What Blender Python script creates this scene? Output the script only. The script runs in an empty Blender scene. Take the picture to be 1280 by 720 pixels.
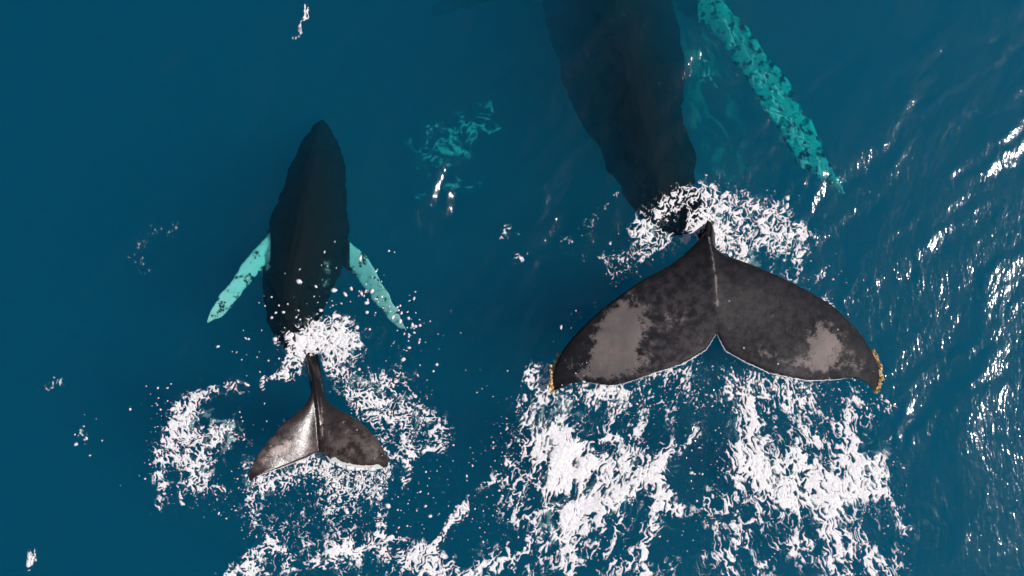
import bpy, math, numpy as np
from mathutils import Vector

scene = bpy.context.scene
COL = scene.collection
rng = np.random.default_rng(7)

# ------------------------------------------------------------------ camera
CAM_H = 16.75            # metres above the sea: a drone hovering, looking straight down
PPM = 90.0               # photograph pixels per metre at sea level
cam_d = bpy.data.cameras.new('camera'); cam = bpy.data.objects.new('camera', cam_d)
COL.objects.link(cam)
cam.location = (0, 0, CAM_H); cam.rotation_euler = (0, 0, 0)
cam_d.sensor_width = 36.0
cam_d.lens = 18.0 / (640.0 / PPM / CAM_H)
cam_d.clip_start = 0.1; cam_d.clip_end = 3000
scene.camera = cam

# ------------------------------------------------------------------ sky and sun
SUN_EL, SUN_AZ = math.radians(54.5), math.radians(-7)
sdir = Vector((math.cos(SUN_EL)*math.cos(SUN_AZ), math.cos(SUN_EL)*math.sin(SUN_AZ), math.sin(SUN_EL)))
world = bpy.data.worlds.new('World'); scene.world = world; world.use_nodes = True
wn = world.node_tree; bg = wn.nodes['Background']
sky = wn.nodes.new('ShaderNodeTexSky'); sky.sky_type = 'NISHITA'; sky.sun_disc = False
sky.sun_elevation = SUN_EL; sky.sun_rotation = math.atan2(sdir.x, sdir.y)
wn.links.new(sky.outputs[0], bg.inputs[0]); bg.inputs[1].default_value = 0.075
sl = bpy.data.lights.new('sun', 'SUN'); sl.energy = 4.6; sl.angle = math.radians(0.6); sl.color = (1.0, 0.945, 0.91)
sun = bpy.data.objects.new('sun', sl); COL.objects.link(sun)
sun.rotation_euler = sdir.to_track_quat('Z', 'Y').to_euler(); sun.location = (20, -15, 30)
scene.view_settings.view_transform = 'Standard'; scene.view_settings.look = 'None'
scene.view_settings.exposure = 0.0; scene.view_settings.gamma = 1.0
scene.view_settings.use_curve_mapping = False
cy = scene.cycles
cy.max_bounces = 6; cy.volume_bounces = 4; cy.transparent_max_bounces = 24
cy.diffuse_bounces = 2; cy.glossy_bounces = 2
cy.use_adaptive_sampling = True; cy.adaptive_threshold = 0.04; cy.adaptive_min_samples = 12
cy.use_denoising = True; cy.sample_clamp_indirect = 6.0
cy.caustics_reflective = False; cy.caustics_refractive = False

# ------------------------------------------------------------------ helpers
def W(px, py, z=0.0):
    """photograph pixel -> metres on the level z"""
    k = (CAM_H - z) / CAM_H / PPM
    return np.array([(px - 640.0) * k, (360.0 - py) * k, z])

def _hash(ix, iy, seed):
    h = (ix.astype(np.int64) * 374761393 + iy.astype(np.int64) * 668265263 + seed * 1442695041) & 0xFFFFFFFF
    h = ((h ^ (h >> 13)) * 1274126177) & 0xFFFFFFFF
    return ((h ^ (h >> 16)) & 0xFFFFFF).astype(np.float32) / np.float32(0xFFFFFF)

def noise(x, y, seed=0):
    """gradient noise about -1..1"""
    x0 = np.floor(x); y0 = np.floor(y); fx = (x - x0).astype(np.float32); fy = (y - y0).astype(np.float32)
    x0 = x0.astype(np.int64); y0 = y0.astype(np.int64)
    u = fx*fx*fx*(fx*(fx*6-15)+10); v = fy*fy*fy*(fy*(fy*6-15)+10)
    def g(dx, dy):
        a = _hash(x0+dx, y0+dy, seed) * np.float32(2*math.pi)
        return np.cos(a)*(fx-dx) + np.sin(a)*(fy-dy)
    n0 = g(0,0)*(1-u) + g(1,0)*u; n1 = g(0,1)*(1-u) + g(1,1)*u
    return (n0*(1-v) + n1*v) * 1.5

def fbm(x, y, seed=0, octaves=4, gain=0.5):
    s = 0; a = 1.0
    for i in range(octaves):
        s = s + a*noise(x*2**i + 17.3*i, y*2**i - 9.1*i, seed+i); a *= gain
    return s

def worley(x, y, seed=0):
    """F2-F1 of cell noise: zero on the cell walls"""
    x0 = np.floor(x).astype(np.int64); y0 = np.floor(y).astype(np.int64)
    f1 = np.full(x.shape, 9.0, np.float32); f2 = f1.copy()
    for dx in (-1, 0, 1):
        for dy in (-1, 0, 1):
            jx = _hash(x0+dx, y0+dy, seed); jy = _hash(x0+dx, y0+dy, seed+77)
            d = np.hypot(x0+dx+jx-x, y0+dy+jy-y).astype(np.float32)
            f2 = np.minimum(f2, np.maximum(f1, d)); f1 = np.minimum(f1, d)
    return f2 - f1

# sea surface height: directional wave trains whose strength comes and goes, warped so that crests break up
_wv = []
_r = np.random.default_rng(21)
for lam, n, slope in ((4.6, 3, .022), (2.4, 4, .028), (1.3, 5, .038), (0.70, 7, .048), (0.38, 8, .050), (0.21, 9, .040)):
    for i in range(n):
        th = math.radians(-40) + _r.normal(0, 0.42)
        l = lam * _r.uniform(.78, 1.28); k = 2*math.pi/l
        _wv.append((k*math.cos(th), k*math.sin(th), slope/k/math.sqrt(n)*1.12, _r.uniform(0, 6.28), l))
def sea_z(x, y):
    x = np.asarray(x, np.float32); y = np.asarray(y, np.float32)
    wx = x + 0.22*noise(x*.8, y*.8, 301) + 0.06*noise(x*2.9, y*2.9, 302)
    wy = y + 0.22*noise(x*.8, y*.8, 303) + 0.06*noise(x*2.9, y*2.9, 304)
    # cat's-paws: patches where the breeze roughens the water
    gust = (.66 - .038*np.clip(x, -8, 8)).astype(np.float32)
    for cx, cy, rx, ry, w in ((4.3, 1.5, 1.3, .55, 1.0), (6.3, 1.5, 1.5, .5, .55), (6.1, -1.3, 1.5, .55, .6), (6.0, -3.3, 1.2, .5, .4), (7.0, 3.2, 1.2, .5, .35), (.9, .8, 1.0, .4, 1.3), (-.9, 1.3, 1.2, .4, 1.1), (-5.0, .4, 1.0, .45, 1.4), (-4.0, .9, .8, .3, 1.1), (-6.2, -1.4, 1.0, .4, 1.1), (-1.5, -.4, 1.2, .4, .9), (-3.0, 3.2, 1.4, .4, .7), (1.4, -.4, .9, .4, 1.2), (9.5, 1.0, 2.2, 1.0, .1), (-8.5, -2.5, 2.0, 1.0, .5)):
        a = ((x-cx)*.74 + (y-cy)*.67)/rx; b = (-(x-cx)*.67 + (y-cy)*.74)/ry
        gust += w*np.exp(-(a*a+b*b))
    gust = np.clip(gust + .38*noise(x*.45+4, y*.45, 305) + .42*noise((x+y)*.5, (x-y)*1.1, 306), .10, 2.1)
    z = np.zeros_like(x)
    for kx, ky, a, ph, l in _wv:
        t = np.sin(wx*kx + wy*ky + ph)
        z += (a if l > 1.5 else a*gust) * t
    far = np.clip(1.6 - np.hypot(x, y)/40.0, 0, 1)
    return (z * far).astype(np.float32)

def mesh_arrays(name, verts, faces, smooth=True):
    """verts (n,3), faces (m,k) -> mesh"""
    me = bpy.data.meshes.new(name)
    verts = np.ascontiguousarray(verts, np.float32); faces = np.ascontiguousarray(faces, np.int32)
    m, k = faces.shape
    me.vertices.add(len(verts)); me.vertices.foreach_set('co', verts.ravel())
    me.loops.add(m*k); me.loops.foreach_set('vertex_index', faces.ravel())
    me.polygons.add(m)
    me.polygons.foreach_set('loop_start', np.arange(0, m*k, k, dtype=np.int32))
    me.polygons.foreach_set('use_smooth', np.full(m, smooth, bool))
    me.update(calc_edges=True)
    return me

def link(name, me, mat=None, parent=None, **props):
    o = bpy.data.objects.new(name, me); COL.objects.link(o)
    if mat: me.materials.append(mat)
    if parent: o.parent = parent
    for k, v in props.items(): o[k] = v
    return o

# ------------------------------------------------------------------ materials
def new_mat(name):
    m = bpy.data.materials.new(name); m.use_nodes = True
    nt = m.node_tree; nt.nodes.clear()
    out = nt.nodes.new('ShaderNodeOutputMaterial')
    return m, nt, out
def N(nt, typ, **kw):
    n = nt.nodes.new(typ)
    for k, v in kw.items():
        if hasattr(n, k): setattr(n, k, v)
    return n
def mathn(nt, op, a, b=None, c=None, clamp=False):
    n = nt.nodes.new('ShaderNodeMath'); n.operation = op; n.use_clamp = clamp
    for i, v in enumerate((a, b, c)):
        if v is None: continue
        if isinstance(v, (int, float)): n.inputs[i].default_value = v
        else: nt.links.new(v, n.inputs[i])
    return n.outputs[0]
def mixc(nt, f, a, b):
    n = nt.nodes.new('ShaderNodeMix'); n.data_type = 'RGBA'
    for i, v in ((0, f), (6, a), (7, b)):
        if isinstance(v, (int, float)): n.inputs[i].default_value = v
        elif isinstance(v, tuple): n.inputs[i].default_value = (*v, 1)
        else: nt.links.new(v, n.inputs[i])
    return n.outputs[2]
def tex(nt, scale, detail=4, rough=.55, vec=None, dist=0.0):
    n = nt.nodes.new('ShaderNodeTexNoise'); n.inputs['Scale'].default_value = scale
    n.inputs['Detail'].default_value = detail; n.inputs['Roughness'].default_value = rough
    n.inputs['Distortion'].default_value = dist
    if vec is not None: nt.links.new(vec, n.inputs['Vector'])
    return n.outputs[0]
def ramp(nt, v, lo, hi):
    n = nt.nodes.new('ShaderNodeMapRange'); n.interpolation_type = 'SMOOTHSTEP'
    n.inputs['From Min'].default_value = lo; n.inputs['From Max'].default_value = hi
    nt.links.new(v, n.inputs['Value']); return n.outputs[0]
def attr(nt, name):
    n = nt.nodes.new('ShaderNodeAttribute'); n.attribute_name = name; return n.outputs['Fac']

def water_material():
    m, nt, out = new_mat('sea_water')
    geo = N(nt, 'ShaderNodeNewGeometry')
    mp = N(nt, 'ShaderNodeMapping'); nt.links.new(geo.outputs['Position'], mp.inputs['Vector'])
    mp.inputs['Rotation'].default_value = (0, 0, math.radians(40)); mp.inputs['Scale'].default_value = (1.0, .45, 1.0)
    n1 = tex(nt, 7.0, 3, .55, mp.outputs[0], .6)
    n2 = tex(nt, 24.0, 2, .5, mp.outputs[0], .4)
    h = mathn(nt, 'ADD', mathn(nt, 'MULTIPLY', n1, .0095), mathn(nt, 'MULTIPLY', n2, .0030))
    b = N(nt, 'ShaderNodeBump'); b.inputs['Strength'].default_value = 1.0; b.inputs['Distance'].default_value = 1.0
    nt.links.new(h, b.inputs['Height'])
    fr = N(nt, 'ShaderNodeFresnel'); fr.inputs['IOR'].default_value = 1.333; nt.links.new(b.outputs[0], fr.inputs['Normal'])
    gl = N(nt, 'ShaderNodeBsdfAnisotropic') if False else N(nt, 'ShaderNodeBsdfGlossy')
    gl.inputs['Roughness'].default_value = 0.11; gl.inputs['Color'].default_value = (1, 1, 1, 1)
    nt.links.new(b.outputs[0], gl.inputs['Normal'])
    tr = N(nt, 'ShaderNodeBsdfTransparent')
    mx = N(nt, 'ShaderNodeMixShader'); nt.links.new(fr.outputs[0], mx.inputs[0])
    nt.links.new(tr.outputs[0], mx.inputs[1]); nt.links.new(gl.outputs[0], mx.inputs[2])
    nt.links.new(mx.outputs[0], out.inputs['Surface'])
    # the water body: red is swallowed first, blue is scattered back most
    def coef(node, rgb):
        d = max(rgb); return d, tuple(c/d for c in rgb)
    ab = N(nt, 'ShaderNodeVolumeAbsorption'); sg = (1.5, .125, .105); d = max(sg)
    ab.inputs['Density'].default_value = d; ab.inputs['Color'].default_value = (*[1-c/d for c in sg], 1)
    sc = N(nt, 'ShaderNodeVolumeScatter'); ss = (.007, .103, .178); d = max(ss)
    sc.inputs['Density'].default_value = d; sc.inputs['Color'].default_value = (*[c/d for c in ss], 1)
    sc.inputs['Anisotropy'].default_value = 0.30
    ad = N(nt, 'ShaderNodeAddShader'); nt.links.new(ab.outputs[0], ad.inputs[0]); nt.links.new(sc.outputs[0], ad.inputs[1])
    nt.links.new(ad.outputs[0], out.inputs['Volume'])
    m.cycles.homogeneous_volume = True
    return m

def foam_material(name='foam_white', col=(.76, .735, .73), cover=True, dens=1.0, hi=.36):
    m, nt, out = new_mat(name)
    geo = N(nt, 'ShaderNodeNewGeometry'); pos = geo.outputs['Position']
    n1 = tex(nt, 40, 3, .6, pos)
    b = N(nt, 'ShaderNodeBump'); b.inputs['Strength'].default_value = .25; b.inputs['Distance'].default_value = .006
    nt.links.new(n1, b.inputs['Height'])
    p = N(nt, 'ShaderNodeBsdfPrincipled')
    nt.links.new(mixc(nt, ramp(nt, tex(nt, 26, 3, .6, pos), .3, .7), tuple(c*.80 for c in col), col), p.inputs['Base Color'])
    p.inputs['Roughness'].default_value = .5; p.inputs['IOR'].default_value = 1.2
    nt.links.new(b.outputs[0], p.inputs['Normal'])
    if not cover:
        nt.links.new(p.outputs[0], out.inputs['Surface']); return m
    # a thin film of bubbles lets the water show through
    a = mathn(nt, 'ADD', attr(nt, 'cover'), mathn(nt, 'MULTIPLY', mathn(nt, 'SUBTRACT', tex(nt, 75, 2, .6, pos), .5), .25))
    a = mathn(nt, 'MULTIPLY', ramp(nt, a, -.03, hi), dens)
    t = N(nt, 'ShaderNodeBsdfTransparent'); mx = N(nt, 'ShaderNodeMixShader')
    nt.links.new(a, mx.inputs[0]); nt.links.new(t.outputs[0], mx.inputs[1]); nt.links.new(p.outputs[0], mx.inputs[2])
    nt.links.new(mx.outputs[0], out.inputs['Surface'])
    return m

def whale_material(name, dark, mid, pale, rough, relief=.010):
    m, nt, out = new_mat(name)
    tc = N(nt, 'ShaderNodeTexCoord'); v = tc.outputs['Object']
    coarse = tex(nt, 2.2, 5, .6, v); fine = tex(nt, 9, 5, .65, v); grain = tex(nt, 60, 3, .6, v)
    base = mixc(nt, mathn(nt, 'MULTIPLY', mathn(nt, 'ADD', mathn(nt, 'MULTIPLY', fine, .55), .35), attr(nt, 'tailskin')), dark, mid)
    # grey-brown bloom and worn pale patches with ragged edges; the keel's wet shine is painted in too
    bl = mathn(nt, 'MULTIPLY', attr(nt, 'bloom'), ramp(nt, fine, .38, .62))
    base = mixc(nt, bl, base, tuple((.45*a+.55*b)*k for a, b, k in zip(mid, pale, (1.03, .97, .95))))
    edge = mathn(nt, 'ADD', attr(nt, 'pale'), mathn(nt, 'MULTIPLY', mathn(nt, 'SUBTRACT', fine, .5), 1.5))
    edge = mathn(nt, 'ADD', edge, mathn(nt, 'MULTIPLY', mathn(nt, 'SUBTRACT', grain, .5), .6))
    pm = ramp(nt, edge, .36, .66)
    palec = mixc(nt, ramp(nt, coarse, .35, .65), tuple(c*.72 for c in pale), (pale[0]*1.08, pale[1], pale[2]*.96))
    palec = mixc(nt, mathn(nt, 'MULTIPLY', ramp(nt, tex(nt, 3.5, 4, .6, v), .5, .7), .6), palec, (pale[0]*1.05, pale[1]*.88, pale[2]*.78))
    palec = mixc(nt, ramp(nt, grain, .55, .7), palec, tuple(c*.7 for c in pale))
    base = mixc(nt, pm, base, palec)
    # white flipper / trailing-edge skin
    wm = mathn(nt, 'ADD', attr(nt, 'white'), mathn(nt, 'MULTIPLY', mathn(nt, 'SUBTRACT', fine, .5), 2.0))
    base = mixc(nt, ramp(nt, wm, .38, .62), base, (.50, .50, .47))
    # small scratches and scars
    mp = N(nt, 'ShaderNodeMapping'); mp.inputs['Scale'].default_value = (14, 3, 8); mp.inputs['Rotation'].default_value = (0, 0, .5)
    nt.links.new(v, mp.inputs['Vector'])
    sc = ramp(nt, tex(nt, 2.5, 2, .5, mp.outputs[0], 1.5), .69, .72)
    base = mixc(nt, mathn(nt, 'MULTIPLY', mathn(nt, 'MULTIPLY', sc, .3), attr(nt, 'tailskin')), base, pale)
    # pale round dots painted on as wet sparkles
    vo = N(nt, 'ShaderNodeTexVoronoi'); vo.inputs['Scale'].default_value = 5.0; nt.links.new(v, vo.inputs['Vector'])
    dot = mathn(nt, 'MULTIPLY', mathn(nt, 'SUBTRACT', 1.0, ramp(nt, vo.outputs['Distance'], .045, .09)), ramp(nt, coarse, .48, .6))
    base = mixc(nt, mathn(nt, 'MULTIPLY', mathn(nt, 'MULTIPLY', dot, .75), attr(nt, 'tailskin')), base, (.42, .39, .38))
    p = N(nt, 'ShaderNodeBsdfPrincipled'); nt.links.new(base, p.inputs['Base Color'])
    p.inputs['IOR'].default_value = 1.4
    nt.links.new(mathn(nt, 'MULTIPLY', attr(nt, 'dry'), .5), p.inputs['Specular IOR Level'])
    nt.links.new(mathn(nt, 'ADD', mathn(nt, 'MULTIPLY', fine, .25), rough-.12), p.inputs['Roughness'])
    h = mathn(nt, 'MULTIPLY', mathn(nt, 'ADD', mathn(nt, 'MULTIPLY', fine, relief), mathn(nt, 'MULTIPLY', grain, relief*.25)), attr(nt, 'tailskin'))
    b = N(nt, 'ShaderNodeBump'); b.inputs['Strength'].default_value = .8; b.inputs['Distance'].default_value = 1.0
    nt.links.new(h, b.inputs['Height']); nt.links.new(b.outputs[0], p.inputs['Normal'])
    nt.links.new(p.outputs[0], out.inputs['Surface'])
    return m

M_WATER = water_material()
M_FOAM = foam_material()
M_DROP = foam_material('spray_white', cover=False)
M_HAZE = foam_material('flank_glow_film', (.50, .55, .53), True, .22)
M_MILK = foam_material('milky_water', (.60, .62, .62), True, .75, .9)
M_BUBBLE = foam_material('submerged_bubbles', (.55, .58, .57), True, .5)
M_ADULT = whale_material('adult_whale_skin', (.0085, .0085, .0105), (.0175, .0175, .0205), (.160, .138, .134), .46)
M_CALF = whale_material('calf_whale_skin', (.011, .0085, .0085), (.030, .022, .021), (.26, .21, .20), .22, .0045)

# ------------------------------------------------------------------ the sea
def axis(half, step, far):
    a = list(np.arange(0, half + step/2, step)); s = step
    while a[-1] < far:
        s *= 1.25; a.append(a[-1] + s)
    a = np.array(a); return np.concatenate([-a[:0:-1], a])
def build_sea():
    xs = axis(9.3, .026, 320); ys = axis(6.0, .026, 320)
    X, Y = np.meshgrid(xs, ys); nx, ny = len(xs), len(ys)
    Z = sea_z(X.ravel(), Y.ravel())
    v = np.stack([X.ravel(), Y.ravel(), Z], 1)
    idx = np.arange(nx*ny).reshape(ny, nx)
    f = np.stack([idx[:-1,:-1], idx[:-1,1:], idx[1:,1:], idx[1:,:-1]], -1).reshape(-1, 4)
    # close the body of water: side walls and bed
    rim = np.concatenate([idx[0,:-1], idx[:-1,-1], idx[-1,:0:-1], idx[:0:-1,0]])
    low = v[rim].copy(); low[:,2] = -60
    b0 = len(v); nr = len(rim); i = np.arange(nr); j = (i+1) % nr
    side = np.stack([rim[i], b0+i, b0+j, rim[j]], 1)
    ctr = b0 + nr
    v = np.concatenate([v, low, [[0, 0, -60]]])
    bed = np.stack([b0+i, np.full(nr, ctr), np.full(nr, ctr), b0+j], 1)
    me = mesh_arrays('sea', v, np.concatenate([f, side]))
    # bed fan as triangles
    import bmesh
    bm = bmesh.new(); bm.from_mesh(me); bm.verts.ensure_lookup_table()
    lowv = [bm.verts[b0+q] for q in range(nr)]
    bm.faces.new(lowv[::-1])
    loose = [q for q in bm.verts if not q.link_faces]
    bmesh.ops.delete(bm, geom=loose, context='VERTS')
    bm.to_mesh(me); bm.free()
    return link('sea', me, M_WATER, kind='structure', label='deep blue open sea with wind ripples and sun glints', category='sea')
build_sea()

# ------------------------------------------------------------------ whales
def tube(path, n=28, ridge=0.0):
    """path rows: (px, py, z, half_width_px, half_height_m) -> closed lofted tube; ridge sharpens the back"""
    P = np.array([W(*r[:3]) for r in path]); k = np.array([(CAM_H-r[2])/CAM_H/PPM for r in path])
    hw = np.array([r[3] for r in path])*k; hh = np.array([r[4] for r in path])
    # smooth resample (Catmull-Rom)
    def cr(a, t):
        i = np.clip(np.floor(t).astype(int), 0, len(a)-2); f = (t - i)
        p0 = a[np.maximum(i-1, 0)]; p1 = a[i]; p2 = a[i+1]; p3 = a[np.minimum(i+2, len(a)-1)]
        if a.ndim == 2: f = f[:, None]
        return .5*((2*p1) + (-p0+p2)*f + (2*p0-5*p1+4*p2-p3)*f**2 + (-p0+3*p1-3*p2+p3)*f**3)
    t = np.linspace(0, len(path)-1, (len(path)-1)*8+1)
    P = cr(P, t); hw = np.maximum(cr(hw, t), .004); hh = np.maximum(cr(hh, t), .004)
    T = np.gradient(P, axis=0); T /= np.linalg.norm(T, axis=1)[:, None]
    lat = np.cross(T, [0, 0, 1.0]); lat /= np.linalg.norm(lat, axis=1)[:, None]
    up = np.cross(lat, T)
    ph = np.linspace(0, 2*math.pi, n, endpoint=False)
    c, s = np.cos(ph), np.sin(ph)
    shp = 1 + ridge*np.maximum(s, 0)**6
    squeeze = 1 - .35*min(ridge*2.0, 1.0)*np.maximum(s, 0)**2
    V = P[:, None] + lat[:, None]*(hw[:, None]*(c*squeeze))[..., None] + up[:, None]*(hh[:, None]*(s*shp))[..., None]
    m = len(P); V = V.reshape(-1, 3)
    F = [(i*n+j, i*n+(j+1) % n, (i+1)*n+(j+1) % n, (i+1)*n+j) for i in range(m-1) for j in range(n)]
    caps = [tuple(range(n))[::-1], tuple((m-1)*n + j for j in range(n))]
    return V.tolist(), F + caps

def resample(poly, n):
    p = np.array(poly, float); d = np.r_[0, np.cumsum(np.hypot(*np.diff(p, axis=0).T))]
    t = np.linspace(0, d[-1], n)
    return np.stack([np.interp(t, d, p[:, 0]), np.interp(t, d, p[:, 1])], 1)

def smooth_poly(p, it=3):
    p = np.array(p, float)
    for _ in range(it):
        q = p.copy(); q[1:-1] = .25*p[:-2] + .5*p[1:-1] + .25*p[2:]; p = q
    return p

def blade(lead, trail, zf, thick, tmin, n=44, m=13):
    """a fluke half or flipper: leading and trailing outlines in pixels, zf(s, c) gives height, thick(s) half thickness"""
    L = smooth_poly(resample(lead, n)); T = smooth_poly(resample(trail, n))
    rings = []
    for i in range(n):
        s = i/(n-1); ring = []
        cs = (1-np.cos(np.linspace(0, math.pi, m)))/2
        for side in (1, -1):
            for c in (cs if side == 1 else cs[-2:0:-1]):
                prof = 2.6*(math.sqrt(c)*(1-c)*.74) + .12*(4*c*(1-c))
                h = tmin + (thick(s)-tmin)*min(prof, 1.0)
                if c in (0.0, 1.0): h = 0
                px, py = L[i]*(1-c) + T[i]*c
                z = zf(s, c, px, py)
                ring.append(W(px, py, z) + np.array([0, 0, side*h]))
        rings.append(ring)
    k = len(rings[0]); V = [tuple(p) for r in rings for p in r]
    F = [(i*k+j, i*k+(j+1) % k, (i+1)*k+(j+1) % k, (i+1)*k+j) for i in range(n-1) for j in range(k)]
    F += [tuple(range(k))[::-1], tuple((n-1)*k+j for j in range(k))]
    return V, F

def fuse(name, pieces, voxel, smooth_it=6):
    V, F = [], []
    for v, f in pieces:
        b = len(V); V += v; F += [tuple(i+b for i in q) for q in f]
    me = bpy.data.meshes.new(name+'_raw'); me.from_pydata([tuple(map(float, p)) for p in V], [], F); me.update()
    import bmesh
    bm = bmesh.new(); bm.from_mesh(me); bmesh.ops.recalc_face_normals(bm, faces=bm.faces); bm.to_mesh(me); bm.free()
    o = bpy.data.objects.new(name+'_raw', me); COL.objects.link(o)
    r = o.modifiers.new('remesh', 'REMESH'); r.mode = 'VOXEL'; r.voxel_size = voxel; r.use_smooth_shade = True
    s = o.modifiers.new('smooth', 'SMOOTH'); s.iterations = smooth_it; s.factor = .5
    dg = bpy.context.evaluated_depsgraph_get()
    res = bpy.data.meshes.new_from_object(o.evaluated_get(dg)); res.name = name
    bpy.data.objects.remove(o); bpy.data.meshes.remove(me)
    res.polygons.foreach_set('use_smooth', np.ones(len(res.polygons), bool))
    return res

def coords(me):
    a = np.empty(len(me.vertices)*3, np.float32); me.vertices.foreach_get('co', a); return a.reshape(-1, 3)
def set_attr(me, name, val):
    at = me.attributes.new(name, 'FLOAT', 'POINT'); at.data.foreach_set('value', np.ascontiguousarray(val, np.float32))
def to_px(co):
    k = CAM_H/(CAM_H-co[:, 2])*PPM
    return 640 + co[:, 0]*k, 360 - co[:, 1]*k
def gauss(px, py, cx, cy, rx, ry, ang=0.0):
    a = math.radians(ang); dx, dy = px-cx, py-cy
    u = (dx*math.cos(a)+dy*math.sin(a))/rx; v = (-dx*math.sin(a)+dy*math.cos(a))/ry
    return np.exp(-(u*u+v*v))
def seg_dist(px, py, pts):
    d = np.full(px.shape, 1e9)
    for (x0, y0), (x1, y1) in zip(pts[:-1], pts[1:]):
        vx, vy = x1-x0, y1-y0; L = vx*vx+vy*vy+1e-9
        t = np.clip(((px-x0)*vx+(py-y0)*vy)/L, 0, 1)
        d = np.minimum(d, np.hypot(px-x0-t*vx, py-y0-t*vy))
    return d
def wobble(me, amp, scale, seed):
    """sideways displacement that puts water refraction into the submerged outline"""
    co = coords(me); d = np.clip((-co[:, 2]-.05)/.4, 0, 1)*amp
    co[:, 0] += d*fbm(co[:, 0]*scale, co[:, 1]*scale, seed, 3); co[:, 1] += d*fbm(co[:, 0]*scale, co[:, 1]*scale, seed+9, 3)
    me.vertices.foreach_set('co', np.ascontiguousarray(co, np.float32).ravel()); me.update()

# --- adult
A_LEAD_L = [(884, 288), (872, 301), (854, 319), (831, 335), (804, 348), (773, 370), (746, 391), (718, 418), (701, 440), (692, 460), (690, 478), (692, 490)]
A_TRAIL_L = [(897, 414), (889, 428), (882, 438), (854, 455), (823, 465), (788, 477), (765, 484), (753, 481), (733, 478), (714, 479), (703, 484), (694, 490)]
A_LEAD_R = [(882, 288), (888, 303), (899, 316), (909, 320), (932, 327), (971, 343), (1010, 363), (1041, 381), (1072, 411), (1090, 438), (1099, 458), (1100, 474), (1096, 488)]
A_TRAIL_R = [(895, 414), (900, 426), (907, 439), (932, 453), (963, 467), (1006, 476), (1041, 475), (1065, 472), (1078, 474), (1087, 482), (1093, 489)]
def zA(s, c, px=0, py=0):   # tail lifted clear of the water, tips drooping
    return .34 + .30*c*(1-.5*s) + .10*math.sin(s*3.0) - .22*s**2.2 + .035*math.sin(9*s+4*c)
adult_pieces = [
    tube([(896, 412, .40, 3, .03), (896, 395, .41, 5, .08), (894, 368, .40, 6, .13), (891, 340, .36, 7, .19), (886, 312, .12, 8, .23), (882, 294, -.20, 11, .24), (870, 274, -.50, 22, .27), (838, 252, -.68, 40, .36),
          (815, 210, -.86, 52, .50), (797, 155, -1.08, 62, .68), (784, 100, -1.42, 72, .85), (770, 50, -1.75, 78, .98), (760, 0, -2.1, 82, 1.1),
          (745, -90, -3.1, 86, 1.2), (732, -200, -4.0, 90, 1.3), (722, -320, -4.7, 86, 1.25), (714, -420, -5.0, 70, 1.0), (708, -500, -5.15, 46, .62), (705, -550, -5.2, 22, .3), (704, -566, -5.2, 6, .1)], ridge=.25),
    blade(A_LEAD_L, A_TRAIL_L, zA, lambda s: .13*(1-s)**.8+.03, .022),
    blade(A_LEAD_R, A_TRAIL_R, zA, lambda s: .13*(1-s)**.8+.03, .022),
    # long pectoral fins, held out and back
    blade([(830, -70), (872, -30), (922, 15), (964, 75), (1000, 130), (1030, 185), (1058, 240)], [(810, -10), (862, 14), (903, 60), (938, 108), (966, 155), (1000, 205), (1052, 244)],
          lambda s, c, *p: -2.8 + 1.35*s**.8 - .1*c, lambda s: .12*(1-s)+.03, .025, 40, 9),
    blade([(690, -80), (650, -60), (600, -40), (560, -12), (540, 10)], [(690, -20), (650, -10), (610, 5), (575, 15), (545, 18)],
          lambda s, c, *p: -3.2 - 1.2*s - .1*c, lambda s: .12*(1-s)+.03, .025, 30, 9),
    # low dorsal fin on its hump
    blade([(803, 95), (806, 120), (812, 150)], [(797, 95), (800, 120), (810, 152)], lambda s, c, *p: -.62-.2*s, lambda s: .22-.12*s, .05, 12, 9),
]
adult_me = fuse('body', adult_pieces, .02, 5); wobble(adult_me, .085, 1.7, 400)
co = coords(adult_me); px, py = to_px(co); top = co[:, 2] > -.3
pale = (1.0*gauss(px, py, 781, 408, 30, 40, 25) + .9*gauss(px, py, 762, 440, 24, 36, 20) + .55*gauss(px, py, 800, 455, 34, 14, -15) + .45*gauss(px, py, 730, 462, 30, 12)
        + .95*gauss(px, py, 1032, 430, 24, 30, -25) + .62*gauss(px, py, 1008, 455, 36, 12, 10) + .55*gauss(px, py, 958, 442, 16, 10, 30) + .4*gauss(px, py, 845, 400, 22, 22)
        + .45*gauss(px, py, 1070, 455, 14, 14))
keel_shine = np.exp(-(seg_dist(px, py, [(886, 297), (891, 322), (895, 350), (897, 385)])/2.0)**2)*(co[:, 2] > .1)  # wet highlight along the ridge, painted into the pale mask
set_attr(adult_me, 'pale', np.clip(pale, 0, 1.2)*top*.9 + .6*keel_shine)
bloom = gauss(px, py, 830, 400, 110, 70, -30) + gauss(px, py, 990, 420, 110, 55, 25)
set_attr(adult_me, 'tailskin', np.clip((py-305)/90, 0, 1))  # shoulders darken toward the stock: shading put into the skin tone
set_attr(adult_me, 'dry', .24*np.clip(co[:, 2]/.1+.3, 0, 1))
set_attr(adult_me, 'bloom', np.clip(.6*bloom + gauss(px, py, 800, 458, 70, 22, -18) + .7*gauss(px, py, 1000, 462, 80, 20, 10) + .5*gauss(px, py, 840, 410, 40, 50), 0, 1)*top*.34)
flip = np.exp(-(seg_dist(px, py, [(850, -30), (912, 38), (960, 105), (1008, 180), (1056, 242)])/36.0)**4)*(py < 250)*(px > 872)
set_attr(adult_me, 'white', np.clip(flip*.58, 0, 1)*(co[:, 2] < -.3))
adult = bpy.data.objects.new('humpback_whale', None); COL.objects.link(adult)
adult['label'] = 'large adult whale with broad grey-patched tail flukes lifted from the water'; adult['category'] = 'whale'
link('body', adult_me, M_ADULT, adult)

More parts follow.
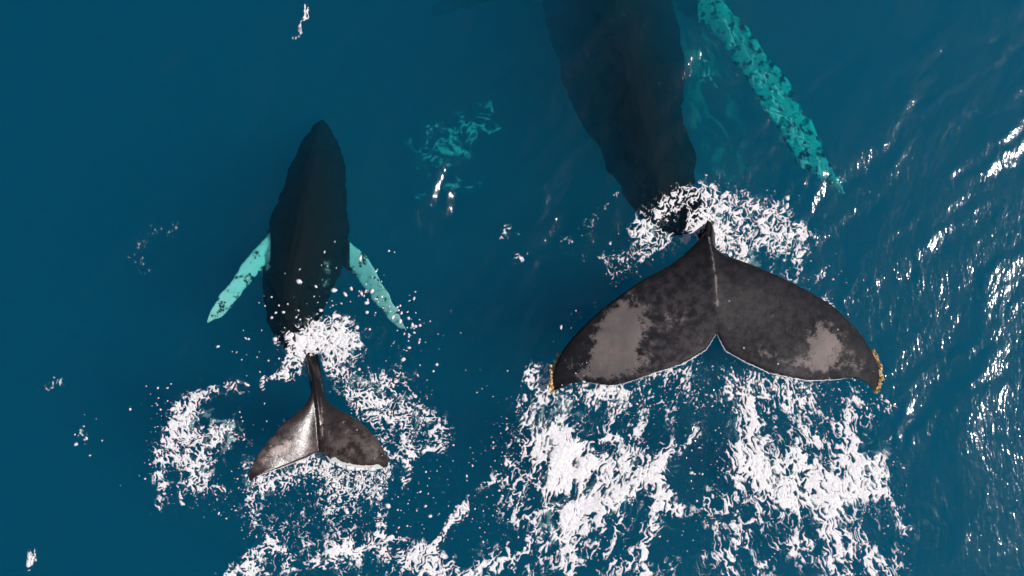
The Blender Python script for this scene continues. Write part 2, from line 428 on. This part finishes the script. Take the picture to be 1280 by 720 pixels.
# barnacles crusted along the fluke tips
def barnacles():
    m, nt, out = new_mat('barnacle_shell')
    geo = N(nt, 'ShaderNodeNewGeometry'); p = N(nt, 'ShaderNodeBsdfPrincipled')
    nt.links.new(mixc(nt, ramp(nt, tex(nt, 22, 2, .5, geo.outputs['Position']), .35, .65), (.42, .22, .05), (.72, .56, .30)), p.inputs['Base Color'])
    p.inputs['Roughness'].default_value = .6; nt.links.new(p.outputs[0], out.inputs['Surface'])
    def one(edge, zb, cnt, lab, sgn):
        V, F = [], []; e = resample(edge, 200)
        for i in range(cnt):
            x, y = e[rng.integers(0, 200)]; x += rng.normal(0, 1.4); y += rng.normal(0, 1.4)
            r = rng.uniform(.010, .026); h = r*rng.uniform(1.0, 2.0)
            out_dir = np.array([sgn*rng.uniform(-.3, 1.0), rng.normal(0, .4), rng.uniform(.2, 1)]); out_dir /= np.linalg.norm(out_dir)
            c = W(x, y, zb + rng.normal(0, .012)); a = np.cross(out_dir, [0, 1, .3]); a /= np.linalg.norm(a); b = np.cross(out_dir, a)
            k = len(V); nseg = 7
            for rr, hh in ((1.0, -.4), (.9, .3), (.5, 1.0), (.28, .55)):
                for q in range(nseg):
                    t = 2*math.pi*q/nseg; jit = 1+.18*math.sin(q*2.6+i)
                    V.append(c + (a*math.cos(t)+b*math.sin(t))*r*rr*jit + out_dir*h*hh)
            for l in range(3):
                for q in range(nseg):
                    F.append((k+l*nseg+q, k+l*nseg+(q+1) % nseg, k+(l+1)*nseg+(q+1) % nseg, k+(l+1)*nseg+q))
        me = mesh_arrays('barnacles', np.array(V), np.array(F), False)
        link('barnacles', me, m, adult, kind='stuff', label=lab)
    one([(700, 442), (691, 462), (689, 478), (692, 491)], zA(.97, .4), 75, 'yellow barnacles crusted along the fluke tip', -1)
    one([(1091, 438), (1099, 456), (1101, 474), (1096, 489)], zA(.97, .4), 75, 'yellow barnacles crusted along the fluke tip', 1)
barnacles()

# --- calf
C_LEAD_L = [(391, 478), (388, 494), (380, 508), (368, 518), (352, 531), (331, 556), (318, 575), (312, 590), (311, 601)]
C_TRAIL_L = [(402, 566), (396, 566), (384, 572), (366, 579), (350, 585), (330, 592), (320, 596), (313, 602)]
C_LEAD_R = [(401, 478), (405, 494), (411, 504), (423, 511), (443, 522), (460, 536), (474, 552), (482, 566), (486, 577), (486, 583)]
C_TRAIL_R = [(400, 566), (407, 568), (414, 577), (428, 585), (446, 588), (464, 588), (478, 586), (485, 584)]
def zCL(s, c, px=0, py=0):
    d = max(400-px, 0)/90; return .27 + .50*d - .13*d*d + .05*c*c + .008*math.sin(9*s)
def zCR(s, c, px=0, py=0): return .26 + .10*c + .10*s - .16*s*s
calf_pieces = [
    tube([(403, 151, -.95, 5, .05), (402, 159, -.92, 13, .12), (400, 182, -.85, 24, .22), (398, 205, -.80, 33, .30), (394, 235, -.76, 39, .36), (389, 268, -.74, 45, .41), (385, 298, -.72, 50, .44),
          (377, 330, -.70, 49, .43), (371, 360, -.66, 43, .40), (368, 390, -.58, 36, .34), (371, 414, -.46, 27, .27), (381, 434, -.28, 17, .19), (389, 450, -.14, 9, .15), (393, 466, .07, 8, .14), (396, 485, .22, 8, .12), (400, 520, .28, 7, .09), (402, 550, .31, 5, .06), (402, 566, .33, 2, .02)], ridge=.22),
    blade(C_LEAD_L, C_TRAIL_L, zCL, lambda s: .06*(1-s)**.8+.016, .012),
    blade(C_LEAD_R, C_TRAIL_R, zCR, lambda s: .06*(1-s)**.8+.016, .012),
    blade([(352, 282), (330, 298), (308, 325), (284, 356), (266, 384), (257, 402)], [(350, 318), (338, 330), (322, 345), (304, 366), (284, 390), (259, 404)],
          lambda s, c, *p: -.62 + .30*s - .04*c, lambda s: .05*(1-s)+.015, .012, 30, 9),
    blade([(425, 292), (440, 302), (458, 322), (476, 350), (494, 382), (507, 412)], [(425, 330), (440, 338), (456, 360), (470, 382), (486, 400), (505, 414)],
          lambda s, c, *p: -.62 + .34*s - .04*c, lambda s: .05*(1-s)+.015, .012, 30, 9),
    blade([(380, 372), (377, 390), (376, 408)], [(374, 372), (372, 390), (375, 409)], lambda s, c, *p: -.30+.06*s, lambda s: .09-.05*s, .02, 12, 9),
]
calf_me = fuse('body', calf_pieces, .0105, 5); wobble(calf_me, .032, 3.6, 420)
co = coords(calf_me); px, py = to_px(co)
fl = np.maximum(np.exp(-(seg_dist(px, py, [(330, 306), (300, 345), (258, 403)])/24.0)**4)*(px < 338), np.exp(-(seg_dist(px, py, [(446, 315), (470, 360), (506, 413)])/24.0)**4)*(px > 437))
band = np.exp(-(seg_dist(px, py, [(418, 580), (432, 587), (450, 589), (472, 588)])/7.5)**4)*(co[:, 2] > .05)
set_attr(calf_me, 'white', np.clip(fl*.68*(py < 430) + band*1.4*(py > 500), 0, 1.2))
pale = (.62*gauss(px, py, 345, 565, 30, 8, -38) + .45*gauss(px, py, 372, 560, 20, 14, -20) + .5*gauss(px, py, 430, 527, 10, 3, -10) + .42*gauss(px, py, 392, 535, 6, 4)
        + .3*gauss(px, py, 398, 560, 8, 8))*(co[:, 2] > .0)
keel_shine = np.exp(-(seg_dist(px, py, [(401, 498), (403, 520), (403, 545)])/1.3)**2)*(co[:, 2] > .1)  # painted shine line on the calf ridge
under = .45*gauss(px, py, 408, 345, 8, 34)*(co[:, 2] > -2)
set_attr(calf_me, 'pale', pale*.9 + .55*keel_shine + under)
set_attr(calf_me, 'tailskin', np.clip((py-490)/30, 0, 1))
set_attr(calf_me, 'dry', .6*np.clip(co[:, 2]/.1+.3, 0, 1))
set_attr(calf_me, 'bloom', np.clip(gauss(px, py, 350, 565, 50, 30) + gauss(px, py, 440, 560, 40, 25), 0, 1)*.5*(co[:, 2] > 0))
calf = bpy.data.objects.new('humpback_whale_calf', None); COL.objects.link(calf)
calf['label'] = 'small whale calf with pale pectoral fins and glossy dark brown tail flukes'; calf['category'] = 'whale'
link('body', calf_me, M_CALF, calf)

# ------------------------------------------------------------------ foam
STEP = 0.70      # grid step in photograph pixels
def density(px, py, strokes):
    """strokes: (points, radius, weight[, seed-warp]) -> soft coverage 0..1"""
    wx = px + 9*noise(px/26, py/26, 51) + 4*noise(px/9, py/9, 52); wy = py + 9*noise(px/26, py/26, 53) + 4*noise(px/9, py/9, 54)
    inv = np.ones(px.shape)
    for pts, r, w in strokes:
        if len(pts) == 1: d = np.hypot(wx-pts[0][0], wy-pts[0][1])
        else: d = seg_dist(wx, wy, pts)
        inv *= 1 - w*np.exp(-(d/r)**2.4)
    return 1 - inv

def uniformise(a):
    q = np.quantile(a[::7] if a.size > 200000 else a, np.linspace(0, 1, 400)); q = np.maximum.accumulate(q + np.arange(400)*1e-9)
    return np.interp(a, q, np.linspace(0, 1, 400))

def foam_patch(name, box, strokes, label, angle=90, stretch=1.6, cell=17.0, grain=.09, lift=.05, depth=None, mat=None, seed=0, gain=1.15, lacew=1.0, category='foam', dots=None):
    x0, y0, x1, y1 = box
    gx = np.arange(x0, x1, STEP); gy = np.arange(y0, y1, STEP)
    X, Y = np.meshgrid(gx, gy); sh = X.shape; px, py = X.ravel(), Y.ravel()
    D = density(px, py, strokes)
    act = D > .02
    ax, ay = px[act], py[act]
    a = math.radians(angle); u = (ax*math.cos(a) - ay*math.sin(a))/stretch; v = (ax*math.sin(a) + ay*math.cos(a))
    wu = u + cell*.55*fbm(ax/(cell*2.2), ay/(cell*2.2), 11+seed, 3); wv = v + cell*.55*fbm(ax/(cell*2.2), ay/(cell*2.2), 31+seed, 3)
    big = 1 - np.abs(noise(wu/(cell*1.5), wv/(cell*1.5), 5+seed))*1.6
    net = 1 - np.abs(noise(wu/(cell*.62), wv/(cell*.62), 71+seed))*1.5
    fil = 1 - np.abs(noise(wu/(cell*.30)+3, wv/(cell*.30), 73+seed))*1.3
    wide = 1 - np.abs(fbm(wu/34+5, wv/34, 75+seed, 2))*1.6
    lump = fbm(ax/(cell*1.2), ay/(cell*1.2), 91+seed, 3)
    gr = noise(u/4.5, v/4.5, 93+seed); gr2 = noise(u/2.6, v/2.6, 95+seed)
    pat0 = uniformise(.18*big + .40*net + .20*fil + .10*lump + .07*gr + (.24 if dots and seed < 5 else .10)*wide)
    if dots: grain = grain + .28*np.clip((dots-ay)/60, 0, 1)
    pat = uniformise(pat0*(1-grain) + uniformise(gr2)*grain)
    m = np.full(px.shape, -1.0)
    m[act] = np.power(D[act], 1.15)*.88*gain + pat - 1.0
    inside = m > -.05
    M = m.reshape(sh); I = inside.reshape(sh)
    cellm = I[:-1, :-1] | I[:-1, 1:] | I[1:, :-1] | I[1:, 1:]
    cj, ci = np.nonzero(cellm)
    nx = sh[1]; quad = np.stack([cj*nx+ci, (cj+1)*nx+ci, (cj+1)*nx+ci+1, cj*nx+ci+1], 1)
    used, inv = np.unique(quad.ravel(), return_inverse=True)
    ux, uy, um = px[used], py[used], np.clip(m[used], -.25, 1.2)
    rel = fbm(ux/6.0, uy/6.0, 131+seed, 3)
    fine = fbm(ux/2.4, uy/2.4, 151+seed, 2)
    soft = np.where(um > 0, np.power(np.clip(um, 0, 1), .8), um*1.2)
    h = lift*soft*(1 + .22*rel) + np.where(um > 0, .0015*fine*np.clip(um*6, 0, 1), 0)
    wx, wy = (ux-640)/PPM, (360-uy)/PPM
    base = sea_z(wx, wy) + .003
    if depth is None: z = base + h; k = 1.0
    else: z = -depth + h + .08*fbm(wx*1.5, wy*1.5, 7, 2); k = (CAM_H+depth)/CAM_H
    me = mesh_arrays(name, np.stack([wx*k, wy*k, z], 1), inv.reshape(-1, 4))
    set_attr(me, 'cover', um)
    return link(name, me, mat or M_FOAM, kind='stuff', label=label, category=category)

P = lambda *a: list(zip(a[::2], a[1::2]))
# wash pouring off and boiling behind the adult flukes
foam_patch('foam_wash', (585, 438, 890, 735), [
    (P(672,485, 668,520, 672,560, 690,590), 24, .62), (P(690,545, 715,585, 735,575), 26, .95), (P(690,600, 705,560), 26, .8), (P(735,582, 785,575), 13, .75),
    (P(705,650, 730,632, 770,615, 815,585), 20, .97), (P(706,650, 712,690, 708,730), 11, .75), (P(745,625, 752,670), 9, .7), (P(775,610, 770,660), 9, .5),
    (P(815,585, 825,620, 850,635), 9, .75), (P(820,590, 815,650, 800,725), 10, .6), (P(800,590, 870,540), 12, .55), (P(640,600, 655,660, 650,735), 24, .45), (P(625,700, 590,725), 18, .62),
    (P(705,500, 760,490), 17, .6), (P(740,490, 790,480, 850,465), 22, .42), (P(770,520, 850,500), 34, .38), (P(745,540, 800,545), 24, .33), (P(690,690, 780,690), 34, .33), (P(850,640, 870,640), 8, .3), (P(820,700, 860,730), 26, .22),
    (P(668,470, 690,500), 12, .5), (P(640,560, 625,600), 10, .42), (P(608,600, 600,640), 18, .10), (P(720,640, 760,700), 60, .16)],
    'white foam boiling behind the left fluke of the large whale', angle=65, stretch=2.0, cell=9.6, grain=.09, seed=1, dots=560, lift=.010)
foam_patch('foam_wash', (862, 445, 1150, 735), [
    (P(915,470, 925,520, 930,570), 26, .52), (P(935,470, 990,492), 22, .52), (P(950,510, 1000,500), 30, .42), (P(1075,490, 1072,530, 1065,570), 17, .45), (P(1040,520, 1080,510), 20, .33),
    (P(955,590, 985,620, 1020,625, 1050,610, 1080,590), 25, .95), (P(975,600, 950,580, 930,560), 18, .55), (P(1040,640, 1050,680), 20, .72), (P(1080,590, 1060,570), 18, .6), (P(1050,622, 1110,612), 9, .8),
    (P(990,570, 1020,600), 14, .7), (P(950,640, 925,690, 920,730), 20, .5), (P(985,685, 1030,665), 9, .75), (P(910,620, 880,630), 15, .38), (P(920,600, 900,660), 26, .36), (P(1020,680, 1060,720), 34, .36),
    (P(1090,690, 1115,725), 22, .42), (P(960,680, 955,735), 10, .55), (P(1010,550, 1050,545), 14, .45), (P(1107,505, 1108,545), 7, .5), (P(880,470, 885,520), 16, .14), (P(1110,620, 1135,660), 8, .4), (P(985,540, 1080,700), 70, .22), (P(890,700, 920,720), 20, .3)],
    'white foam boiling behind the right fluke of the large whale', angle=108, stretch=2.0, cell=9.2, grain=.09, seed=2, dots=550, lift=.010)
# splash around the adult tail stock
foam_patch('splash_foam', (735, 215, 1045, 410), [
    (P(803,285, 825,262, 850,248, 880,240), 15, .68), (P(800,300, 830,296, 862,300), 13, .6), (P(760,328, 790,322, 830,316), 12, .45), (P(880,270, 900,262), 16, .72), (P(862,288, 876,274, 890,276), 8, .75), (P(905,258, 935,252, 965,262, 985,285, 1000,300), 17, .68),
    (P(900,290, 940,285, 970,300), 24, .58), (P(905,300, 925,322), 13, .72), (P(935,320, 955,280), 8, .55), (P(1008,300, 996,328), 5, .9), (P(985,315, 1000,340), 8, .45), (P(965,335, 985,345), 8, .4), (P(1030,378, 1062,400), 5, .55), (P(768,350, 790,340), 12, .3), (P(1015,345, 1030,342), 5, .5)],
    'frothy white splash ringing the tail stock of the large whale', angle=70, stretch=1.3, cell=8.0, grain=.08, seed=3, lift=.014)
# calf
foam_patch('splash_foam', (325, 385, 570, 625), [
    (P(372,428, 395,415, 432,420), 19, 1.0), (P(385,425, 425,424), 16, .9), (P(375,445, 362,462), 11, .8), (P(420,430, 435,445), 14, .85), (P(365,455, 332,476), 5, .75), (P(400,402, 425,400), 8, .5), (P(372,470, 385,462), 8, .6),
    (P(418,455, 440,480, 470,510), 17, .6), (P(470,475, 500,480, 520,510, 545,530, 552,550), 16, .55), (P(470,500, 500,530, 512,565), 13, .58), (P(480,560, 500,575, 508,605), 6, .75), (P(512,570, 545,555), 5, .6), (P(440,500, 480,545), 9, .4), (P(490,510, 530,540), 26, .2)],
    'white splash bursting over the tail stock of the calf', angle=35, stretch=1.2, cell=7.8, grain=.08, seed=4, lift=.014)
foam_patch('foam_streak', (175, 465, 345, 665), [
    (P(250,495, 230,520, 225,545, 250,545, 285,540), 15, .85), (P(225,520, 212,550), 12, .5), (P(255,485, 285,487, 305,485), 7, .5), (P(195,560, 200,575), 11, .7), (P(225,575, 245,595), 19, .58), (P(250,560, 262,580), 12, .5),
    (P(198,590, 200,635), 7, .62), (P(224,612, 226,628), 4, .75), (P(250,600, 256,615), 6, .5), (P(270,606, 276,612), 5, .6), (P(295,545, 318,552), 4, .4), (P(305,570, 325,590), 5, .3), (P(240,560, 250,600), 45, .16)],
    'detached white foam patch on the water left of the calf flukes', angle=100, stretch=1.2, cell=7.8, grain=.08, seed=5, lift=.014)
foam_patch('foam_wash', (262, 560, 600, 735), [
    (P(310,580, 320,600, 312,640), 13, .6), (P(330,600, 360,590, 390,572), 12, .66), (P(345,612, 365,605), 14, .55), (P(320,640, 325,655), 10, .45), (P(395,580, 410,600), 13, .5), (P(412,592, 476,592), 18, .66), (P(415,615, 470,612), 18, .52), (P(425,640, 440,680), 22, .34), (P(400,690, 500,700), 20, .25),
    (P(465,620, 478,660), 9, .5), (P(338,672, 318,700, 285,720), 10, .75), (P(350,650, 342,690), 12, .42), (P(375,640, 380,680), 9, .3), (P(355,690, 365,735), 16, .55), (P(390,705, 430,690, 470,675), 7, .75), (P(470,675, 500,672), 7, .6), (P(480,690, 480,735), 10, .5), (P(500,720, 525,690), 12, .6), (P(520,700, 560,720), 18, .72),
    (P(540,690, 560,660, 578,632), 6, .92), (P(600,700, 585,735), 14, .5), (P(420,700, 440,735), 30, .3), (P(290,715, 330,720), 12, .6), (P(380,590, 400,640), 40, .12)],
    'speckled white wake trailing behind the calf flukes', angle=60, stretch=1.3, cell=8.0, grain=.12, seed=6, dots=640, lift=.010)
foam_patch('foam_and_glint_fleck', (355, 0, 395, 60), [(P(381,5, 376,22), 5, .8), (P(372,30, 364,48), 3, .55)], 'tiny white fleck of foam alone on open water', cell=9, seed=7)
foam_patch('foam_and_glint_fleck', (25, 675, 60, 720), [(P(44,688, 36,710), 4, .75)], 'small white fleck of foam beside dark open water', cell=9, seed=8)

foam_patch('foam_and_glint_fleck', (140, 270, 235, 345), [(P(160,315, 190,290, 225,285), 9, .17), (P(170,325, 185,340), 6, .2)], 'sparse sun glints laid as white flecks on open water left of the calf', cell=9, seed=21, grain=.3, lift=.010)  # white specks standing in for sun-glint cores
foam_patch('foam_and_glint_fleck', (620, 240, 790, 340), [(P(633,286, 640,290), 5, .6), (P(645,315, 650,322), 4, .5), (P(690,302, 725,290, 770,245), 5, .27), (P(720,320, 735,330), 8, .15)], 'sparse sun glints laid as white flecks between the calf and the large tail', cell=9, seed=22, grain=.3, lift=.010)  # bright glint points modelled as foam specks
foam_patch('foam_and_glint_fleck', (35, 465, 110, 560), [(P(55,485, 80,470), 7, .36), (P(95,540, 105,550), 7, .36)], 'faint white flecks far out on open dark water', cell=9, seed=23, grain=.3, lift=.010)

# milky aerated water just under the thickest froth
foam_patch('milky_water', (600, 460, 1140, 720), [(P(690,545, 715,580, 735,575), 34, .8), (P(700,650, 770,612, 815,585), 28, .8), (P(955,590, 1000,618, 1050,605, 1080,590), 34, .8), (P(680,490, 690,540), 28, .5), (P(925,480, 935,560), 34, .4), (P(1040,640, 1050,680), 26, .5), (P(720,500, 850,480), 26, .3)],
    'milky bubble-filled water under the froth behind the large flukes', angle=80, stretch=1.6, cell=34, grain=0, depth=.14, mat=M_MILK, seed=14, lift=.01)
foam_patch('milky_water', (190, 390, 560, 660), [(P(375,425, 430,420), 24, .9), (P(230,530, 285,540), 20, .9), (P(230,580, 250,590), 20, .5), (P(420,455, 500,500, 530,540), 20, .5), (P(320,600, 380,590), 20, .6), (P(415,590, 475,590), 18, .5)],
    'milky bubble-filled water under the froth around the calf flukes', angle=40, stretch=1.4, cell=26, grain=0, depth=.12, mat=M_MILK, seed=15, lift=.01)
foam_patch('milky_water', (760, 230, 1010, 350), [(P(810,290, 850,296), 22, .6), (P(880,275, 960,270, 990,300), 26, .6), (P(905,300, 930,325), 18, .7)],
    'milky bubble-filled water under the splash at the large tail stock', angle=40, stretch=1.4, cell=24, grain=0, depth=.12, mat=M_MILK, seed=16, lift=.01)

# pale clouds of bubbles hanging below the surface (they look turquoise through the water)
foam_patch('bubble_cloud', (505, 120, 640, 290), [(P(530,180, 570,168, 605,150), 24, .52), (P(535,200, 580,195), 12, .35), (P(520,245, 560,235, 600,230), 7, .32), (P(515,215, 560,225), 10, .2)],
    'turquoise lace of bubbles submerged between the two whales', angle=20, stretch=1.5, cell=11, grain=.05, depth=1.3, mat=M_BUBBLE, seed=9, lift=.02, category='bubbles')
foam_patch('bubble_cloud', (850, 20, 1060, 260), [(P(910,30, 935,70, 960,110, 985,150, 1010,200, 1045,235), 13, .5), (P(880,70, 890,110), 10, .3), (P(950,120, 990,180), 22, .22)],
    'turquoise lace of bubbles along the far fin of the large whale', angle=125, stretch=1.8, cell=13, grain=.22, depth=.7, mat=M_BUBBLE, seed=10, lift=.02, category='bubbles')

foam_patch('flank_glow', (800, -120, 1010, 250), [(P(860,-100, 880,60, 905,150, 900,200), 55, .45), (P(860,150, 870,190), 18, .4), (P(870,60, 880,110), 14, .35)],  # sheet added for the glow of the pale underside and fin
    'faint green glow beside the submerged flank of the large whale, added as a bubble sheet', angle=110, stretch=2.2, cell=26, grain=.05, depth=2.4, mat=M_HAZE, seed=12, lift=.02, category='bubbles')

# ------------------------------------------------------------------ flying drops
def droplets(name, clusters, label, seed):
    r = np.random.default_rng(seed)
    t = (1+5**.5)/2
    ico = np.array([(-1,t,0),(1,t,0),(-1,-t,0),(1,-t,0),(0,-1,t),(0,1,t),(0,-1,-t),(0,1,-t),(t,0,-1),(t,0,1),(-t,0,-1),(-t,0,1)])/math.hypot(1, t)
    tri = np.array([(0,11,5),(0,5,1),(0,1,7),(0,7,10),(0,10,11),(1,5,9),(5,11,4),(11,10,2),(10,7,6),(7,1,8),(3,9,4),(3,4,2),(3,2,6),(3,6,8),(3,8,9),(4,9,5),(2,4,11),(6,2,10),(8,6,7),(9,8,1)])
    V, F = [], []; k = 0
    for pts, rad, cnt, zmax, size in clusters:
        p = resample(pts, 300) if len(pts) > 1 else np.repeat(np.array(pts, float), 300, 0)
        for i in range(int(cnt*.7)):
            c = p[r.integers(0, 300)] + r.normal(0, rad, 2)
            z = abs(r.normal(0, zmax)) ; s = min(size*math.exp(r.normal(-.15, .55)), .035)
            x, y, _ = W(c[0], c[1], z); z += float(sea_z(np.array([x]), np.array([y]))[0])
            st = np.array([r.uniform(.7, 1.2), r.uniform(.8, 1.7), r.uniform(.7, 1.2)])
            a = r.uniform(0, 6.28); q = ico*st*s*(1+r.normal(0, .12, (12, 1)))
            q = np.stack([q[:, 0]*math.cos(a)-q[:, 1]*math.sin(a), q[:, 0]*math.sin(a)+q[:, 1]*math.cos(a), q[:, 2]], 1)
            V.append(q + [x, y, z]); F.append(tri + k); k += 12
    link(name, mesh_arrays(name, np.concatenate(V), np.concatenate(F)), M_DROP, kind='stuff', label=label, category='spray')
droplets('spray_droplets', [(P(430,330, 480,390, 520,400), 26, 90, .5, .013), (P(440,370, 460,365), 8, 12, .3, .024), (P(340,400, 420,390), 25, 60, .4, .012), (P(500,400, 530,450), 24, 60, .5, .012), (P(300,430, 330,450), 22, 25, .3, .010),
    (P(500,480, 560,560), 14, 60, .3, .009), (P(500,390, 510,410), 7, 14, .3, .02)], 'white drops of spray flung over the calf', 3)
droplets('spray_droplets', [(P(200,480, 190,600), 14, 50, .2, .008), (P(250,620, 300,600), 22, 50, .2, .008), (P(300,540, 350,520), 20, 25, .2, .010), (P(330,610, 500,640), 22, 140, .25, .008), (P(400,595, 480,600), 8, 160, .2, .008), (P(510,640, 590,600), 24, 60, .2, .008), (P(80,545, 110,540), 12, 14, .1, .008)],
    'fine white drops scattered around the calf flukes', 4)
droplets('spray_droplets', [(P(820,260, 880,236, 980,262), 12, 90, .35, .009), (P(1000,300, 1060,360), 14, 40, .25, .009), (P(760,320, 800,345), 14, 30, .25, .008), (P(700,420, 790,350), 10, 16, .4, .009)], 'white drops of spray around the large whale tail stock', 5)
droplets('spray_droplets', [(P(700,490, 890,440), 10, 140, .3, .008), (P(905,445, 1080,485), 8, 170, .3, .008), (P(880,460, 880,540), 22, 70, .2, .008), (P(610,560, 600,700), 16, 60, .2, .008), (P(1110,500, 1120,700), 12, 60, .2, .008), (P(860,560, 880,700), 24, 60, .15, .008), (P(660,500, 620,600), 10, 50, .2, .008)],
    'fine white drops falling from the large fluke trailing edge', 6)

droplets('spray_droplets', [(P(640,490, 650,600, 610,700), 22, 260, .12, .0055), (P(700,500, 860,480), 20, 260, .2, .0055), (P(760,540, 830,640), 34, 260, .12, .0055), (P(920,470, 1080,500), 18, 260, .2, .0055), (P(900,560, 930,700), 22, 200, .12, .0055), (P(1000,540, 1090,700), 34, 260, .12, .0055), (P(680,700, 800,700), 30, 160, .1, .0055)],
    'fine mist of white specks over the wash behind the large flukes', 8)
droplets('spray_droplets', [(P(290,600, 340,700), 20, 160, .12, .0055), (P(400,600, 480,600), 16, 240, .15, .0055), (P(360,650, 520,680), 26, 260, .12, .0055), (P(210,500, 250,600), 20, 160, .12, .0055), (P(440,470, 530,560), 20, 200, .15, .0055)],
    'fine mist of white specks over the wake behind the calf', 9)

# sheet of water still running off the trailing edges
def runoff(name, edge, zf, label, r0, seed):
    r = np.random.default_rng(seed); e = smooth_poly(resample(edge, 160), 2)
    V, F = [], []; n = 7
    for i, (x, y) in enumerate(e):
        s = i/159; bead = .25 if r0 < .02 else .04
        w = r0*(.4 + .9*abs(noise(np.array([i*(.13 if r0 < .02 else .045)+.5]), np.array([.3]), seed)[0]) + bead*r.random())*min(1, 6*s+.15, 6*(1-s)+.15)
        c = W(x + r.normal(0, .35), y + r.normal(0, .35), zf(s, 1.0))
        tn = e[min(i+1, 159)] - e[max(i-1, 0)]; tn = np.array([tn[0], -tn[1], 0]); tn /= np.linalg.norm(tn)+1e-9
        a = np.array([-tn[1], tn[0], 0])
        for q in range(n):
            t = 2*math.pi*q/n; V.append(c + a*math.cos(t)*w + np.array([0, 0, 1])*math.sin(t)*w*1.2)
    F = [(i*n+j, i*n+(j+1) % n, (i+1)*n+(j+1) % n, (i+1)*n+j) for i in range(159) for j in range(n)]
    link(name, mesh_arrays(name, np.array(V), np.array(F)), M_DROP, kind='stuff', label=label, category='runoff')
runoff('water_runoff', A_TRAIL_L[:-3], zA, 'thin white water running off the left trailing edge of the large fluke', .007, 1)
runoff('water_runoff', A_TRAIL_R[:-3], zA, 'thin white water running off the right trailing edge of the large fluke', .007, 2)
runoff('water_runoff', [(408, 570), (414, 577), (428, 583), (446, 586), (464, 586), (478, 584)], zCR, 'white sheet of water spilling off the right trailing edge of the calf fluke', .036, 3)
runoff('water_runoff', C_TRAIL_L[1:-1], lambda s, c: .27+.40*(s*.8+.05)+.04, 'thin white water running off the left trailing edge of the calf fluke', .007, 4)
